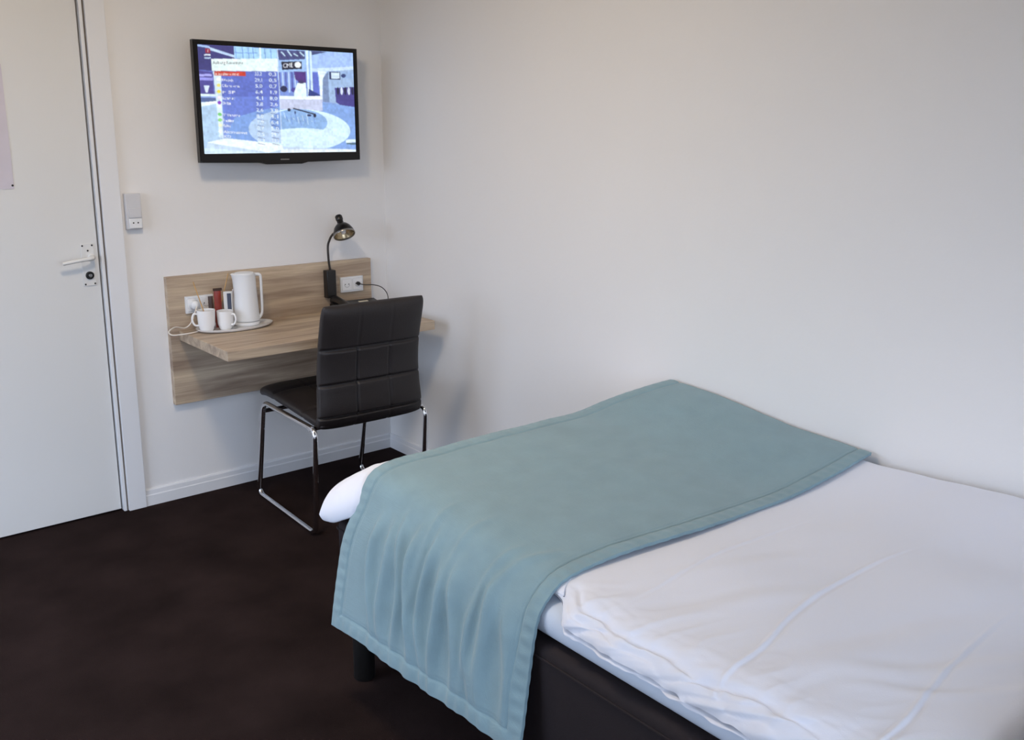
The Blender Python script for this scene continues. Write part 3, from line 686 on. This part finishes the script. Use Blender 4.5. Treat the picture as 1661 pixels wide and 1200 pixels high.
def duvet_mesh():
    nx, ny = 200, 760; x1 = -.022; y0, y1 = -3.41, -1.60
    v = []; f = []
    for s in (1, -1):
        for j in range(ny+1):
            bq = 2*j/ny-1; b = math.copysign(1-(1-abs(bq))**1.35, bq); y = (y0+y1)/2+b*(y1-y0)/2
            for i in range(nx+1):
                aq = 2*i/nx-1; a = math.copysign(1-(1-abs(aq))**1.5, aq)
                xe = edge_x(y); x = (xe+x1)/2+a*(x1-xe)/2
                # round the two visible corners in plan
                ty = max(0, (abs(b)-.93)/.07); tx = max(0, (abs(a)-.9)/.1)
                yy = y-math.copysign((y1-y0)*.5*.028*tx**2, b)*(1 if a < 0 else 0)
                da = (1-abs(a))*(x1-xe)/2; db = (1-abs(b))*(y1-y0)/2
                RL = (.085+.02*float(sstep(2.6, 2.5, -y))+.045*foot_f(y)) if a < 0 else .03; RY = (.17+.07*float(sstep(-.5, -.1, x))) if b > 0 else .07
                ga = 1-(1-min(1, da/RL))**2; kf = .28*float(sstep(.98, 1.12, -x)); gb = (kf*(1-(1-min(1, db/.02))**2)+(1-kf)*math.sin(math.pi/2*min(1, db/RY))**2 if b > 0 else 1-(1-min(1, db/RY))**2)
                g = math.sqrt(max(0, ga*gb))
                zt = ztop(x, yy); zb = .560
                near = float(sstep(2.5, 2.65, -y))
                zb2 = .578
                lc = math.exp(-((y-y1)/.16)**2)*(1 if a < 0 else .3)*float(sstep(.25, .0, da))
                zm = .586-.026*near-.062*foot_f(y)*(.25+.75*float(sstep(.35, .0, da)))-.02*math.exp(-((y-y1)/.05)**2)
                if y < -3.2: zm -= .0
                # billowing lower rim: scalloped overhang along the near edge
                rim = float(sstep(.12, .0, da))*(1 if a < 0 else 0)
                sc = .009*nz(y*1.0, 3.1, 7, 9)+.004*nz(y, 1.3, 22, 4)-.006
                if s > 0:
                    z = zm+(zt-zm)*g + wrinkle(x, yy)*min(1, g*1.2)
                    z += rim*.0035*nz(x*2, yy, 30, 6)*near
                else:
                    z = zm-(zm-zb)*min(1, g*1.4) - rim*near*.012*(1-g) - .045*foot_f(y)*(1-g)*min(1, g*5)*float(sstep(.07, .03, da))
                z += rim*near*sc*(1-g*.6)
                # tucked crease in the near rim
                if s > 0 and rim > 0: z -= near*(.011*ridge(da-.030-.014*nz(y, 0, 7, 12), .0065)+.006*ridge(da-.012-.02*nz(y, 4, 12, 3), .004))
                if b > 0 and a < 0: z += foot_f(y)*g*(.007*nz(x*1.2+y*.5, y*1.2, 16, 41)+.004*abs(nz(x, y, 34, 43)))
                pull = rim*near*(.010*nz(y, 2.2, 13, 7)+.006*nz(y+z*3, 2.2, 34, 8))
                v.append((x+pull, yy, z))
    N = (nx+1)*(ny+1)
    for s in (0, 1):
        for j in range(ny):
            for i in range(nx):
                q = s*N+j*(nx+1)+i; fc = (q, q+1, q+nx+2, q+nx+1); f.append(fc if s == 0 else fc[::-1])
    bm = bmesh.new(); bm.from_mesh(mesh('duvet', v, f)); bmesh.ops.remove_doubles(bm, verts=bm.verts, dist=1e-5)
    o = bm_obj('duvet', bm, M['duvet']); o.data.shade_smooth(); return o
tag(duvet_mesh(), 'white cotton duvet with pressed fold lines spread over the bed', 'duvet')

# blanket -------------------------------------------------------------
def prof(t):
    """(x, z) polyline over the near side of the bed; t = 0 foot edge, 1 near edge"""
    A = [(-.95, .668), (-1.06, .667), (-1.130, .658), (-1.176, .632), (-1.211, .563), (-1.240, .489), (-1.262, .386), (-1.278, .30), (-1.290, .222)]
    B = [(-.90, .622), (-1.00, .621), (-1.085, .616), (-1.150, .602), (-1.204, .556), (-1.224, .50), (-1.240, .405), (-1.254, .31), (-1.266, .235)]
    return [(a[0]*(1-t)+b[0]*t, a[1]*(1-t)+b[1]*t) for a, b in zip(A, B)]
def blanket():
    nt, n1, n2 = 300, 120, 200
    rows = []
    for j in range(nt+1):
        t = j/nt
        # border curve positions
        pts = []
        p = prof(t); x_in = p[0][0]
        path = []
        for i in range(n1): 
            x = -.016+(x_in+.016)*i/n1
            path.append((x, ztop(x, -1.76-.78*t)+.012+ (.014*ridge(x, .05) if False else 0)))
        zoff = path[-1][1]-p[0][1]
        for k, (x, z) in enumerate(path): path[k] = (x, z-zoff*float(sstep(.25, 1, k/n1)))
        cm = catmull([(a, b, 0) for a, b in p], 24)
        # resample by arc length
        L = [0]
        for a, b in zip(cm, cm[1:]): L.append(L[-1]+(b-a).length)
        for k in range(n2+1):
            s = L[-1]*k/n2; i = min(np.searchsorted(L, s), len(L)-1); i = max(1, i)
            u = (s-L[i-1])/(L[i]-L[i-1]); q = cm[i-1].lerp(cm[i], u); path.append((q.x, q.y))
        M_ = len(path)-1; row = []
        for k, (x, z) in enumerate(path):
            drop = max(0, .62-z)
            h = sstep(.02, .2, drop); h = float(h)
            # the two edges: foot edge slightly skewed, near edge slightly skewed
            ye0 = -1.752-.075*float(sstep(-.3, 0, x))+.012*float(sstep(-1.1, -.9, x))*0 + .0035*math.sin(x*9+1); ye1 = -2.502-.075*(x+1.2)/1.2 if x > -1.2 else -2.502
            ye1 += .005*math.sin(x*11)+.045*h*0
            ye0 += .022*h
            y = ye0+(ye1-ye0)*t
            d = 0
            # soft lumps on the top
            d += .0055*nz(x, y, 4.2, 21)*(1-h)+.002*nz(x, y, 11, 22)*(1-h)
            # hanging folds
            yy = y+.12*drop
            fold = 0
            hemk = 1-.72*float(sstep(.24, .40, drop))
            for (c, a, s, st) in ((-1.87, .011, .016, .03), (-1.93, .013, .020, .02), (-1.985, .010, .014, .0), (-2.045, .015, .017, .015), (-2.10, .011, .014, .0), (-2.155, .013, .019, .05), (-2.225, .014, .02, .04), (-2.29, .009, .018, .09), (-2.335, .012, .02, .03), (-2.41, .010, .022, .06)):
                wv = float(sstep(st, st+.10, drop+.01)); cc = c+.012*math.sin(drop*17+c*31)
                fold += a*wv*ridge(yy-cc, s*(1.25 if yy < cc else .95))*hemk
            edge = min(1, min(t, 1-t)/.07)
            d += fold*(.30+.70*edge)*1.6
            # drag wrinkles where the cloth turns over near the front corner
            if x < -.85:
                for (px, py, dx, dy, L_, amp, s) in ((-1.08, -2.42, -.10, .05, .16, .006, .014), (-1.13, -2.34, -.1, .03, .14, .006, .012), (-1.10, -2.20, -.1, .01, .12, .005, .013), (-1.12, -2.08, -.1, .0, .12, .005, .012)):
                    l = math.hypot(dx, dy); ux, uy = dx/l, dy/l; q = (x-px)*ux+(y-py)*uy; dd = -(x-px)*uy+(y-py)*ux
                    if -.05 < q < L_+.1: d += amp*float(sstep(-.05, .05, q))*(1-float(sstep(L_-.02, L_+.1, q)))*ridge(dd, s)
            # stitched border channel
            db = min(t*.78, (1-t)*.78, (1-k/M_)*0+1)
            row.append([x, y, z, d, drop, t, k])
        rows.append(row)
    # displace along the profile normal
    v = []; M1 = len(rows[0])
    # arc length from hem for border
    for row in rows:
        arc = [0]*M1
        for k in range(M1-2, -1, -1): arc[k] = arc[k+1]+math.hypot(row[k+1][0]-row[k][0], row[k+1][2]-row[k][2])
        for k in range(M1):
            x, y, z, d, drop, t, _ = row[k]
            a = row[max(0, k-1)]; b = row[min(M1-1, k+1)]; tx, tz = b[0]-a[0], b[2]-a[2]; l = math.hypot(tx, tz) or 1
            nx_, nz_ = tz/l, -tx/l
            if nz_ < 0 and drop < .02: nx_, nz_ = -nx_, -nz_
            db = min(t*.76, (1-t)*.76, arc[k])
            g = -.0035*ridge(db-.042, .003) - .0015*ridge(db-.050, .003)
            puck = 0
            if db < .042: puck = .0012*math.sin((y if arc[k] < .042 else x+z)*160)*ridge(db-.02, .018) + .002*ridge(db-.02, .016)
            hang = -.004 if db < 0 else 0
            dd = d+g+puck
            # slight sway of hem line, and lift of the wall-side edge
            zz = z+nz_*dd
            if arc[k] < .2: zz += .010*nz(y, 0, 5, 31)*(1-arc[k]/.2)
            v.append((x+nx_*dd, y, zz))
    f = [(j*M1+k, j*M1+k+1, (j+1)*M1+k+1, (j+1)*M1+k) for j in range(nt) for k in range(M1-1)]
    me = mesh('bed_blanket', v, f)
    o = link('bed_blanket', me, M['blanket']); me.shade_smooth()
    # orientation: make sure normals point up on top
    if me.polygons[nt//2*(M1-1)+20].normal.z < 0: me.flip_normals()
    so = o.modifiers.new('thickness', 'SOLIDIFY'); so.thickness = .009; so.offset = -1
    bv = o.modifiers.new('edge', 'BEVEL'); bv.width = .0025; bv.segments = 2; bv.limit_method = 'ANGLE'; bv.angle_limit = math.radians(60)
    return o
tag(blanket(), 'teal grey woven bed runner draped over the foot end of the duvet', 'blanket')

# cushion at the head end
cu = rbox('cushion', -1.05, -.60, -.16, .16, 0, .13, 8, 1.7, M['cushion'], nx=40, ny=40)
cu.location = (-.03, -3.60, .572); tag(cu, 'dark grey cushion at the head end of the bed, at the right picture edge', 'cushion')
